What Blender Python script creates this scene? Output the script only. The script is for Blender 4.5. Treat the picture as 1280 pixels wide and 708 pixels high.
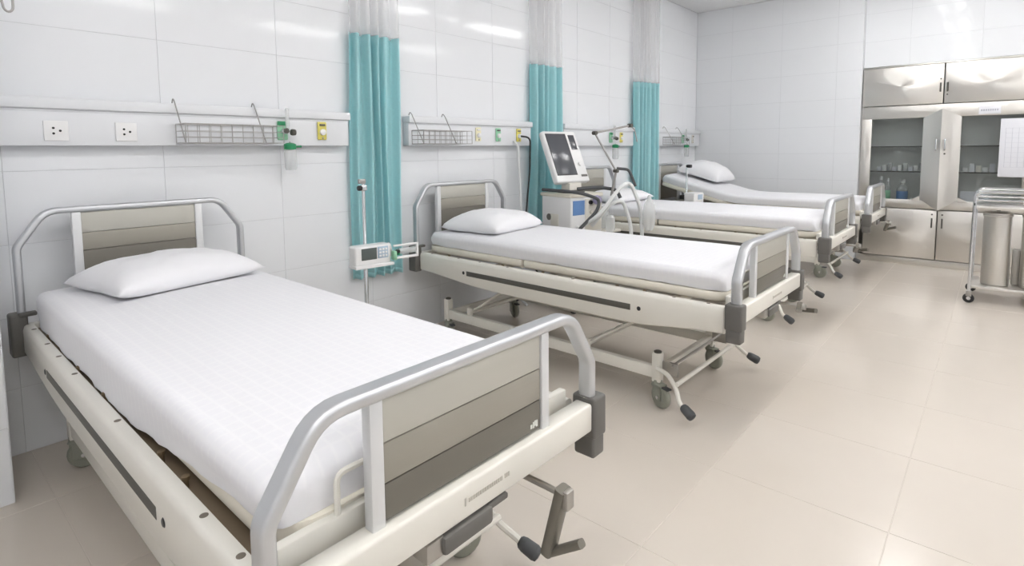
import bpy, bmesh, math, random
from mathutils import Vector, Matrix, noise
random.seed(7)
for o in list(bpy.data.objects): bpy.data.objects.remove(o)
scene = bpy.context.scene
COL = scene.collection

# ------------------------------------------------------------------ camera
IMG_W, IMG_H = 1280, 708
FOCAL_PX, PRINCIPAL_Y = 695.17, 246.15
YAW, PITCH, ROLL = .8506, .0838, -.0086
CAM = Vector((-.8235, -3.2396, 1.3399))
cam_data = bpy.data.cameras.new('camera')
cam_data.sensor_fit = 'HORIZONTAL'
cam_data.sensor_width = 36
cam_data.lens = FOCAL_PX / IMG_W * 36
cam_data.shift_y = -(IMG_H / 2 - PRINCIPAL_Y) / IMG_W
cam_data.clip_start = .02
cam = bpy.data.objects.new('camera', cam_data)
COL.objects.link(cam)
fw = Vector((math.sin(YAW) * math.cos(PITCH), math.cos(YAW) * math.cos(PITCH), -math.sin(PITCH)))
rt = Vector((math.cos(YAW), -math.sin(YAW), 0))
up = rt.cross(fw)
r2 = math.cos(ROLL) * rt + math.sin(ROLL) * up
u2 = -math.sin(ROLL) * rt + math.cos(ROLL) * up
M = Matrix((r2, u2, -fw)).transposed().to_4x4()
M.translation = CAM
cam.matrix_world = M
scene.camera = cam

# ------------------------------------------------------------------ world, exposure
world = bpy.data.worlds.new('world')
scene.world = world
world.use_nodes = True
world.node_tree.nodes['Background'].inputs[0].default_value = (.9, .95, 1, 1)
world.node_tree.nodes['Background'].inputs[1].default_value = .3
vs = scene.view_settings
vs.view_transform = 'Standard'
vs.look = 'None'
vs.gamma = 1
vs.use_curve_mapping = False
vs.exposure = 1.0
LAMP_STRENGTH = 11.5        # the ceiling tubes
DOWNLIGHT_STRENGTH = 16.0

# ------------------------------------------------------------------ materials
def lin(c):
    return tuple((v / 255 / 12.92) if v / 255 <= .04045 else ((v / 255 + .055) / 1.055) ** 2.4 for v in c) + (1,)

def mat(name, col, rough=.5, metal=0, noise_scale=None, noise_amt=.06, bump=None, bump_scale=200, coat=0, spec=.5,
        trans=0, alpha=1, emit=None, emit_s=0, sss=0):
    m = bpy.data.materials.new(name)
    m.use_nodes = True
    nt = m.node_tree
    b = nt.nodes['Principled BSDF']
    c = lin(col)
    b.inputs['Base Color'].default_value = c
    b.inputs['Roughness'].default_value = rough
    b.inputs['Metallic'].default_value = metal
    b.inputs['Specular IOR Level'].default_value = spec
    b.inputs['Coat Weight'].default_value = coat
    b.inputs['Coat Roughness'].default_value = .05
    b.inputs['Transmission Weight'].default_value = trans
    b.inputs['Alpha'].default_value = alpha
    if emit:
        b.inputs['Emission Color'].default_value = lin(emit)
        b.inputs['Emission Strength'].default_value = emit_s
    tc = nt.nodes.new('ShaderNodeTexCoord')
    if noise_scale:
        n = nt.nodes.new('ShaderNodeTexNoise')
        n.inputs['Scale'].default_value = noise_scale
        n.inputs['Detail'].default_value = 4
        nt.links.new(tc.outputs['Object'], n.inputs['Vector'])
        mx = nt.nodes.new('ShaderNodeMix')
        mx.data_type = 'RGBA'
        mx.inputs[6].default_value = tuple(max(0, v * (1 - noise_amt)) for v in c[:3]) + (1,)
        mx.inputs[7].default_value = tuple(min(1, v * (1 + noise_amt)) for v in c[:3]) + (1,)
        nt.links.new(n.outputs['Fac'], mx.inputs[0])
        nt.links.new(mx.outputs[2], b.inputs['Base Color'])
    if bump:
        n2 = nt.nodes.new('ShaderNodeTexNoise')
        n2.inputs['Scale'].default_value = bump_scale
        nt.links.new(tc.outputs['Object'], n2.inputs['Vector'])
        bp = nt.nodes.new('ShaderNodeBump')
        bp.inputs['Strength'].default_value = bump
        bp.inputs['Distance'].default_value = .002
        nt.links.new(n2.outputs['Fac'], bp.inputs['Height'])
        nt.links.new(bp.outputs['Normal'], b.inputs['Normal'])
    return m

def brushed(name, col, rough, axis_scale=(2, 2, 300), metal=1, amt=.12):
    m = mat(name, col, rough, metal)
    nt = m.node_tree
    b = nt.nodes['Principled BSDF']
    tc = nt.nodes.new('ShaderNodeTexCoord')
    mp = nt.nodes.new('ShaderNodeMapping')
    mp.inputs['Scale'].default_value = axis_scale
    n = nt.nodes.new('ShaderNodeTexNoise')
    n.inputs['Scale'].default_value = 3
    n.inputs['Detail'].default_value = 3
    nt.links.new(tc.outputs['Object'], mp.inputs[0])
    nt.links.new(mp.outputs[0], n.inputs['Vector'])
    mr = nt.nodes.new('ShaderNodeMapRange')
    mr.inputs[3].default_value = max(.02, rough - amt)
    mr.inputs[4].default_value = rough + amt
    nt.links.new(n.outputs['Fac'], mr.inputs[0])
    nt.links.new(mr.outputs[0], b.inputs['Roughness'])
    return m

def sheet_material():
    m = mat('white_cotton_sheet', (238, 238, 241), .85, spec=.2)
    nt = m.node_tree
    b = nt.nodes['Principled BSDF']
    tc = nt.nodes.new('ShaderNodeTexCoord')
    outs = []
    for ax in ('X', 'Y'):
        w = nt.nodes.new('ShaderNodeTexWave')
        w.bands_direction = ax
        w.inputs['Scale'].default_value = 9
        w.inputs['Distortion'].default_value = .6
        w.inputs['Detail'].default_value = 1
        nt.links.new(tc.outputs['Object'], w.inputs['Vector'])
        pw = nt.nodes.new('ShaderNodeMath')
        pw.operation = 'POWER'
        pw.inputs[1].default_value = 8
        nt.links.new(w.outputs['Fac'], pw.inputs[0])
        outs.append(pw)
    mxm = nt.nodes.new('ShaderNodeMath')
    mxm.operation = 'MAXIMUM'
    nt.links.new(outs[0].outputs[0], mxm.inputs[0])
    nt.links.new(outs[1].outputs[0], mxm.inputs[1])
    mx = nt.nodes.new('ShaderNodeMix')
    mx.data_type = 'RGBA'
    mx.inputs[6].default_value = lin((237, 237, 241))
    mx.inputs[7].default_value = lin((240, 240, 243))
    nt.links.new(mxm.outputs[0], mx.inputs[0])
    nt.links.new(mx.outputs[2], b.inputs['Base Color'])
    n = nt.nodes.new('ShaderNodeTexNoise')
    n.inputs['Scale'].default_value = 9
    n.inputs['Detail'].default_value = 3
    nt.links.new(tc.outputs['Object'], n.inputs['Vector'])
    ad = nt.nodes.new('ShaderNodeMath')
    ad.operation = 'MULTIPLY_ADD'
    ad.inputs[1].default_value = .03
    nt.links.new(mxm.outputs[0], ad.inputs[0])
    nt.links.new(n.outputs['Fac'], ad.inputs[2])
    bp = nt.nodes.new('ShaderNodeBump')
    bp.inputs['Strength'].default_value = .22
    bp.inputs['Distance'].default_value = .012
    nt.links.new(ad.outputs[0], bp.inputs['Height'])
    nt.links.new(bp.outputs['Normal'], b.inputs['Normal'])
    return m

def fabric(name, col, transl=.35, alpha=1.0):
    m = mat(name, col, .9, spec=.15, noise_scale=45, noise_amt=.10)
    nt = m.node_tree
    b = nt.nodes['Principled BSDF']
    out = nt.nodes['Material Output']
    tr = nt.nodes.new('ShaderNodeBsdfTranslucent')
    tr.inputs[0].default_value = lin(col)
    ms = nt.nodes.new('ShaderNodeMixShader')
    ms.inputs[0].default_value = transl
    nt.links.new(b.outputs[0], ms.inputs[1])
    nt.links.new(tr.outputs[0], ms.inputs[2])
    last = ms
    if alpha < 1:
        tp = nt.nodes.new('ShaderNodeBsdfTransparent')
        m2 = nt.nodes.new('ShaderNodeMixShader')
        m2.inputs[0].default_value = alpha
        nt.links.new(tp.outputs[0], m2.inputs[1])
        nt.links.new(ms.outputs[0], m2.inputs[2])
        last = m2
    nt.links.new(last.outputs[0], out.inputs[0])
    return m

def glass(name, col=(225, 232, 230), fac=.85):
    m = bpy.data.materials.new(name)
    m.use_nodes = True
    nt = m.node_tree
    out = nt.nodes['Material Output']
    nt.nodes.remove(nt.nodes['Principled BSDF'])
    g = nt.nodes.new('ShaderNodeBsdfGlossy')
    g.inputs['Roughness'].default_value = .03
    tp = nt.nodes.new('ShaderNodeBsdfTransparent')
    tp.inputs[0].default_value = lin(col)
    fr = nt.nodes.new('ShaderNodeFresnel')
    fr.inputs[0].default_value = 1.45
    ms = nt.nodes.new('ShaderNodeMixShader')
    nt.links.new(fr.outputs[0], ms.inputs[0])
    nt.links.new(tp.outputs[0], ms.inputs[1])
    nt.links.new(g.outputs[0], ms.inputs[2])
    nt.links.new(ms.outputs[0], out.inputs[0])
    return m

TILE = mat('white_glazed_wall_tile', (236, 238, 241), .07, noise_scale=1.5, noise_amt=.012, spec=.13)
GROUT = mat('grey_grout', (214, 216, 219), .8)
PLASTER = mat('white_painted_wall', (236, 237, 239), .7)
FLOORT = mat('beige_polished_floor_tile', (217, 208, 197), .2, noise_scale=3, noise_amt=.03, spec=.5)
FGROUT = mat('beige_floor_grout', (213, 204, 193), .7)
CEIL = mat('white_ceiling_panel', (244, 244, 245), .8)
CEILG = mat('ceiling_grid', (205, 206, 210), .7)
CREAM = mat('cream_painted_metal', (233, 230, 221), .35, noise_scale=6, noise_amt=.02, coat=.2)
CREAM2 = mat('cream_plastic', (230, 224, 210), .45)
ALU = brushed('brushed_aluminium', (206, 208, 211), .42, (200, 4, 4), .85, .06)
STILE = mat('white_aluminium_stile', (222, 223, 224), .35, .2)
BAND1 = brushed('light_taupe_panel', (194, 192, 183), .42, (1, 1, 120), .15)
BAND2 = brushed('mid_taupe_panel', (161, 157, 146), .42, (1, 1, 120), .15)
BAND3 = brushed('dark_taupe_panel', (117, 113, 104), .42, (1, 1, 120), .15)
DARK = mat('dark_grey_plastic', (104, 102, 98), .5, noise_scale=30, noise_amt=.05)
SLOT = mat('charcoal_slot', (88, 86, 80), .6)
HOLE = mat('dark_hole', (122, 114, 103), .8)
RUBBER = mat('dark_grey_rubber', (78, 80, 82), .55)
CRANK = mat('grey_brown_crank', (122, 118, 109), .4, .3)
CASTER = mat('grey_green_caster', (150, 152, 140), .35)
BRASS = mat('brownish_steel_lug', (140, 122, 96), .45, .5)
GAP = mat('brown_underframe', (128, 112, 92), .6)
STEEL = mat('stainless_steel', (222, 219, 214), .34, 1)
_b = STEEL.node_tree.nodes['Principled BSDF']
_b.inputs['Anisotropic'].default_value = .75
_b.inputs['Anisotropic Rotation'].default_value = 0
_t = STEEL.node_tree.nodes.new('ShaderNodeTangent'); _t.direction_type = 'RADIAL'; _t.axis = 'X'
STEEL.node_tree.links.new(_t.outputs[0], _b.inputs['Tangent'])
STEEL_D = mat('dull_stainless_steel', (176, 173, 168), .38, .9)
CHROME = mat('chrome', (215, 217, 220), .14, 1)
WIRE = mat('steel_wire', (172, 170, 168), .35, .6)
SHEET = sheet_material()
PILLOWM = mat('white_pillow_cotton', (240, 240, 243), .85, spec=.2, bump=.25, bump_scale=14)
TEAL = fabric('teal_curtain_cloth', (204, 243, 247), .45)
NET = fabric('white_curtain_net', (252, 252, 253), .5, .32)
WPLAST = mat('white_plastic', (236, 236, 236), .35)
OFFW = mat('offwhite_plastic', (226, 223, 214), .4)
PANELW = mat('white_service_panel_paint', (229, 231, 234), .4)
BLACK = mat('black_plastic', (38, 38, 40), .4)
SCREEN = mat('grey_screen_glass', (84, 86, 92), .18)
SCREEN2 = mat('lcd_grey_green', (92, 100, 98), .25)
BLUE = mat('blue_display', (110, 150, 205), .3)
LBLUE = mat('pale_blue_keys', (176, 196, 214), .4)
GREEN = mat('green_plastic', (38, 140, 92), .35)
GREEN_L = mat('pale_green_plastic', (150, 205, 170), .35)
YELLOW = mat('yellow_outlet', (226, 214, 110), .4)
CLEAR = mat('clear_plastic', (235, 238, 238), .1, alpha=.4)
PAPER = mat('white_paper', (236, 237, 243), .8)
PRINT = mat('faint_grey_print', (190, 192, 202), .8)
INK = mat('grey_lettering', (198, 193, 183), .6)
WINK = mat('white_lettering', (226, 228, 222), .6)
PURPLE = mat('lilac_plastic', (170, 164, 196), .4)
TUBE_HOSE = mat('white_corrugated_hose', (226, 228, 228), .5)
CABG = glass('cabinet_glass', (246, 248, 248))
CABIN = mat('pale_grey_cabinet_lining', (240, 241, 238), .5)
LAMP = mat('lamp_tube', (255, 255, 255), .5, emit=(255, 254, 253), emit_s=LAMP_STRENGTH)
DLAMP = mat('downlight_lens', (255, 255, 255), .5, emit=(255, 254, 253), emit_s=DOWNLIGHT_STRENGTH)

# ------------------------------------------------------------------ mesh helpers
class MB:
    def __init__(s):
        s.v = []; s.f = []
    def add(s, vs, fs):
        n = len(s.v)
        s.v += [tuple(p) for p in vs]
        s.f += [tuple(i + n for i in f) for f in fs]
        return s
    def box(s, x0, x1, y0, y1, z0, z1):
        return s.add([(x0,y0,z0),(x1,y0,z0),(x1,y1,z0),(x0,y1,z0),(x0,y0,z1),(x1,y0,z1),(x1,y1,z1),(x0,y1,z1)],
                     [(0,3,2,1),(4,5,6,7),(0,1,5,4),(1,2,6,5),(2,3,7,6),(3,0,4,7)])
    def rbox(s, x0, x1, y0, y1, z0, z1, r=.005, seg=2):
        bm = bmesh.new()
        bmesh.ops.create_cube(bm, size=1)
        for v in bm.verts:
            v.co = Vector(((x0+x1)/2 + v.co.x*(x1-x0), (y0+y1)/2 + v.co.y*(y1-y0), (z0+z1)/2 + v.co.z*(z1-z0)))
        bmesh.ops.bevel(bm, geom=bm.edges[:], offset=r, segments=seg, affect='EDGES', profile=.5)
        bm.verts.index_update()
        s.add([v.co[:] for v in bm.verts], [[v.index for v in f.verts] for f in bm.faces])
        bm.free()
        return s
    def loft(s, secs, cap=True, closed=True):
        n = len(secs[0]); vs = []; fs = []
        for sec in secs: vs += [tuple(p) for p in sec]
        for i in range(len(secs) - 1):
            for j in range(n if closed else n - 1):
                k = (j + 1) % n
                fs.append((i*n+j, i*n+k, (i+1)*n+k, (i+1)*n+j))
        if cap:
            fs.append(tuple(range(n - 1, -1, -1)))
            fs.append(tuple((len(secs)-1)*n + j for j in range(n)))
        return s.add(vs, fs)
    def sweep(s, path, section, cap=True, upv=None):
        """section: list of (a,b) offsets: a along the frame normal, b along the binormal"""
        path = [Vector(p) for p in path]
        secs = []
        nrm = None
        for i, p in enumerate(path):
            if i == 0: t = path[1] - path[0]
            elif i == len(path) - 1: t = path[-1] - path[-2]
            else: t = (path[i+1] - p).normalized() + (p - path[i-1]).normalized()
            t.normalize()
            if upv is not None:
                b = Vector(upv); nrm_ = b.cross(t).normalized()
            else:
                if nrm is None:
                    ref = Vector((0,0,1)) if abs(t.z) < .9 else Vector((1,0,0))
                    nrm = ref.cross(t).normalized()
                nrm = (nrm - t * nrm.dot(t)).normalized()
                nrm_ = nrm; b = t.cross(nrm_)
            k = 1
            if 0 < i < len(path) - 1:
                d = (p - path[i-1]).normalized().dot((path[i+1] - p).normalized())
                k = min(1.6, 1 / max(.3, math.sqrt((1 + d) / 2)))
            secs.append([p + nrm_ * a * (k if upv is not None else 1) + b * c for a, c in section])
        return s.loft(secs, cap)
    def tube(s, path, r, n=8):
        return s.sweep(path, [(r*math.cos(2*math.pi*i/n), r*math.sin(2*math.pi*i/n)) for i in range(n)])
    def cyl(s, p0, p1, r, n=12, r2=None):
        p0, p1 = Vector(p0), Vector(p1)
        t = (p1 - p0).normalized()
        ref = Vector((0,0,1)) if abs(t.z) < .9 else Vector((1,0,0))
        a = ref.cross(t).normalized(); b = t.cross(a)
        r2 = r if r2 is None else r2
        secs = [[p + (a*math.cos(2*math.pi*i/n) + b*math.sin(2*math.pi*i/n))*rr for i in range(n)] for p, rr in ((p0, r), (p1, r2))]
        return s.loft(secs)
    def lathe(s, prof, c=(0,0,0), n=20, axis='z'):
        secs = []
        for r, h in prof:
            ring = []
            for i in range(n):
                a = 2*math.pi*i/n
                p = (r*math.cos(a), r*math.sin(a), h)
                if axis == 'x': p = (h, p[0], p[1])
                if axis == 'y': p = (p[0], -h, p[1])
                ring.append((p[0]+c[0], p[1]+c[1], p[2]+c[2]))
            secs.append(ring)
        return s.loft(secs)
    def mesh(s, name, m, smooth=True, angle=35, fix=True):
        me = bpy.data.meshes.new(name)
        me.from_pydata(s.v, [], s.f)
        if fix:
            bm = bmesh.new(); bm.from_mesh(me)
            bmesh.ops.recalc_face_normals(bm, faces=bm.faces[:])
            bm.to_mesh(me); bm.free()
        if smooth:
            me.shade_smooth()
            me.set_sharp_from_angle(angle=math.radians(angle))
        me.materials.append(m)
        return me

def link(name, data, parent=None, loc=(0,0,0), rot=(0,0,0)):
    o = bpy.data.objects.new(name, data)
    COL.objects.link(o)
    o.parent = parent
    o.location = loc
    o.rotation_euler = rot
    return o
def obj(name, mb, m, parent=None, loc=(0,0,0), rot=(0,0,0), **k):
    return link(name, mb.mesh(name, m, **k), parent, loc, rot)
def tag(o, label, cat, group=None):
    o['label'] = label; o['category'] = cat
    if group: o['group'] = group
    return o
def thing(name, label, cat, loc=(0,0,0), rz=0, group=None):
    o = link(name, None, None, loc, (0,0,rz))
    o.empty_display_size = .1
    return tag(o, label, cat, group)
def struct(o):
    o['kind'] = 'structure'
    return o
def fillet(pts, r, seg=5):
    pts = [Vector(p) for p in pts]
    out = [pts[0]]
    for i in range(1, len(pts) - 1):
        a, p, b = pts[i-1], pts[i], pts[i+1]
        rr = r[i-1] if isinstance(r, (list, tuple)) else r
        d1 = (a - p); d2 = (b - p)
        rr = min(rr, d1.length*.49, d2.length*.49)
        q1 = p + d1.normalized()*rr; q2 = p + d2.normalized()*rr
        for k in range(seg + 1):
            t = k / seg
            out.append((1-t)**2*q1 + 2*t*(1-t)*p + t*t*q2)
    out.append(pts[-1])
    return out
def rrect(w, h, r, seg=3):
    pts = []
    for cx, cy, a0 in ((w/2-r, h/2-r, 0), (-w/2+r, h/2-r, 90), (-w/2+r, -h/2+r, 180), (w/2-r, -h/2+r, 270)):
        for k in range(seg + 1):
            a = math.radians(a0 + 90*k/seg)
            pts.append((cx + r*math.cos(a), cy + r*math.sin(a)))
    return pts
MESHES = {}
def shared(key, fn):
    if key not in MESHES: MESHES[key] = fn()
    return MESHES[key]

# ------------------------------------------------------------------ room shell
TW, TH = .62, .322            # wall tile pitch
X0T, Z0T = -.468, -.022       # a vertical joint, a horizontal joint
CEIL_Z = 3.2
XN, XF, YR = -2.6, 6.78, -5.3  # near end wall, far wall, right wall
XREC = 6.9                     # wall above the cabinets
GRT = .0022

def tile_mesh(w, h, m, t=.0022):
    key = ('tile', round(w, 3), round(h, 3), m.name)
    def mk():
        a, b = w/2 - GRT/2, h/2 - GRT/2
        c = .0008
        mb = MB()
        mb.add([(-a,0,-b),(a,0,-b),(a,0,b),(-a,0,b),(-a,-t+c,-b),(a,-t+c,-b),(a,-t+c,b),(-a,-t+c,b),
                (-a+c,-t,-b+c),(a-c,-t,-b+c),(a-c,-t,b-c),(-a+c,-t,b-c)],
               [(0,1,5,4),(1,2,6,5),(2,3,7,6),(3,0,4,7),(4,5,9,8),(5,6,10,9),(6,7,11,10),(7,4,8,11),(8,9,10,11)])
        return mb.mesh('tile', m, smooth=False, fix=False)
    return shared(key, mk)

def joints(a, b, origin, pitch):
    k = math.ceil((a - origin) / pitch + 1e-6)
    out = [a]
    while origin + k*pitch < b - 1e-6:
        out.append(origin + k*pitch); k += 1
    out.append(b)
    return out

def tiled(parent, us, zs, place, m=TILE):
    """place(u, z) gives location and z rotation of a tile whose face looks to local -y"""
    for i in range(len(us) - 1):
        for j in range(len(zs) - 1):
            w, h = abs(us[i+1] - us[i]), zs[j+1] - zs[j]
            if w < .012 or h < .012: continue
            loc, rot = place((us[i] + us[i+1])/2, (zs[j] + zs[j+1])/2)
            link('tile', tile_mesh(w, h, m), parent, loc, rot)

ZJ = joints(0, CEIL_Z, Z0T, TH)
wall_left = struct(obj('wall_left', MB().box(-1.2, XF + .6, 0, .12, 0, CEIL_Z), GROUT))
tiled(wall_left, joints(-.62, XF, X0T, TW), ZJ, lambda u, z: ((u, 0, z), (0, 0, 0)))
# far wall: a front part beside the last bed, and the recess with the cabinets
wall_far = struct(obj('wall_far', MB().box(XF, XF + .7, -1.985, 0, 0, CEIL_Z), GROUT))
R90 = (0, 0, math.radians(-90))
yj = joints(-1.985, -.008, -.485, TW)
tiled(wall_far, yj, ZJ, lambda u, z: ((XF, u, z), R90))
wall_upper = struct(obj('wall_upper', MB().box(XREC, XREC + .58, YR, -1.985, 2.262, CEIL_Z), GROUT))
tiled(wall_upper, joints(YR, -1.985, -2.42 - .0, TW), [2.262] + [z for z in ZJ if z > 2.3], lambda u, z: ((XREC, u, z), R90))
wall_beside = struct(obj('wall_beside', MB().box(XREC, XREC + .58, YR, -3.53, 0, 2.262), GROUT))
tiled(wall_beside, joints(YR, -3.53, -2.42, TW), [z for z in ZJ if z < 2.2] + [2.262], lambda u, z: ((XREC, u, z), R90))
wall_recess = struct(obj('wall_recess', MB().box(7.36, 7.48, -3.53, -1.985, 0, 2.262), PLASTER))
wall_right = struct(obj('wall_right', MB().box(XN - .12, 7.48, YR - .12, YR, 0, CEIL_Z), PLASTER))
wall_near = struct(obj('wall_near', MB().box(XN - .12, XN, YR, .12, 0, CEIL_Z), PLASTER))
# pillar at the left edge of the picture
wall_pillar = struct(obj('wall_pillar', MB().box(XN, -.565, -.445, .12, 0, CEIL_Z), GROUT))
tiled(wall_pillar, joints(XN, -.558, -.558 - .62, TW), ZJ, lambda u, z: ((u, -.445, z), (0, 0, 0)))
tiled(wall_pillar, [-.451, -.22, -.007], ZJ, lambda u, z: ((-.565, u, z), (0, 0, math.radians(90))))

# floor with its tiles
floor = struct(obj('floor', MB().box(XN - .12, 7.48, YR - .12,   .12, -.1, -.0012), FGROUT))
fx = joints(XN, 7.36, -.45, TW); fy = joints(YR, 0, -.53, TW)
for i in range(len(fx) - 1):
    for j in range(len(fy) - 1):
        w, h = fx[i+1] - fx[i], fy[j+1] - fy[j]
        if w < .012 or h < .012: continue
        link('floor_tile', tile_mesh(w, h, FLOORT, .0012), floor, ((fx[i]+fx[i+1])/2, (fy[j]+fy[j+1])/2, -.0012), (math.radians(-90), 0, 0))

# ceiling with its panels
ceiling = struct(obj('ceiling', MB().box(XN - .12, 7.48, YR - .12, .12, CEIL_Z + .008, CEIL_Z + .1), CEILG))
cx_ = joints(XN, 7.36, XF, TW); cy_ = joints(YR, 0, 0, TW)
for i in range(len(cx_) - 1):
    for j in range(len(cy_) - 1):
        w, h = cx_[i+1] - cx_[i], cy_[j+1] - cy_[j]
        if w < .03 or h < .03: continue
        link('ceiling_panel', tile_mesh(w - .006, h - .006, CEIL, .008), ceiling, ((cx_[i]+cx_[i+1])/2, (cy_[j]+cy_[j+1])/2, CEIL_Z + .008), (math.radians(90), 0, 0))

# ceiling lamps (their own light); unseen right-wall row added to lift the ambient
LAMPS = [(x, y, a + b) for y, b in ((-2.65, ' in the row above the aisle'), (-4.75, ' in the unseen row added by the right wall for ambient light'))
         for x, a in ((5.6, 'farthest'), (3.5, 'third from the near end'), (1.15, 'second from the near end'), (-1.2, 'nearest'))]
for lx, LY, where in LAMPS:
    t = thing('ceiling_lamp', 'twin tube ceiling lamp, ' + where, 'lamp', (lx, LY, CEIL_Z), group='twin tube ceiling lamps')
    link('housing', shared('lamp_h', lambda: MB().rbox(-.63, .63, -.17, .17, -.03, 0, .006).mesh('housing', WPLAST)), t)
    for s in (-1, 1):
        link('tube', shared('lamp_t', lambda: MB().rbox(-.59, .59, -.04, .04, -.028, 0, .01).mesh('tube', LAMP)), t, (0, s*.1, -.03))
for lx, where in ((4.67, 'between the two far lamps'), (2.32, 'between the two middle lamps'), (-.03, 'between the two near lamps')):
    t = thing('downlight', 'round ceiling downlight ' + where, 'lamp', (lx, -2.65, CEIL_Z), group='round downlights')
    link('ring', shared('dl_r', lambda: MB().lathe([(.1, 0), (.1, -.012), (.085, -.016), (.085, 0)]).mesh('ring', WPLAST)), t)
    link('lens', shared('dl_l', lambda: MB().lathe([(.001, 0), (.083, 0), (.083, -.014), (.001, -.016)]).mesh('lens', DLAMP)), t)

# ------------------------------------------------------------------ beds
BL = 2.255                     # head hoop to foot hoop
HOOP = rrect(.027, .046, .009)

def hoop_mesh(zb, zs, zt, w2):
    path = fillet([(-.46,0,zb), (-.46,0,zs), (-w2,0,zt), (w2,0,zt), (.46,0,zs), (.46,0,zb)], [.016, .05, .05, .016], 5)
    mb = MB().sweep(path, HOOP, upv=(0,1,0))
    return mb.mesh('hoop', ALU, angle=50)

def side_rail_mesh():
    top = .622
    prof = [(-.045, top), (-2.20, top)]
    bot = [(-2.20, .495), (-2.08, .490), (-1.95, .474), (-1.80, .456), (-1.65, .449), (-1.0, .448), (-.75, .450), (-.55, .458), (-.35, .474), (-.18, .488), (-.045, .496)]
    pr = prof + bot
    mb = MB()
    secs = []
    # outer face bulges a little: three slices from inside to outside with inset edges
    for x, ins in ((.430, 0), (.452, 0), (.460, .006), (.465, .022)):
        c = []
        for (y, z) in pr:
            zz = z - ins if z > .55 else z + ins*.5
            c.append((x, y, zz))
        secs.append(c)
    mb.loft(secs)
    return mb.mesh('side_rail', CREAM, angle=40)

def wheel_mesh():
    mb = MB().lathe([(.02,-.016),(.05,-.016),(.06,-.011),(.063,0),(.06,.011),(.05,.016),(.02,.016)], axis='x', n=20)
    return mb.mesh('wheel', CASTER, angle=60)

def part(parent, name, key, fn, loc=(0,0,0), rot=(0,0,0)):
    return link(name, shared(key, fn), parent, loc, rot)

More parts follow.
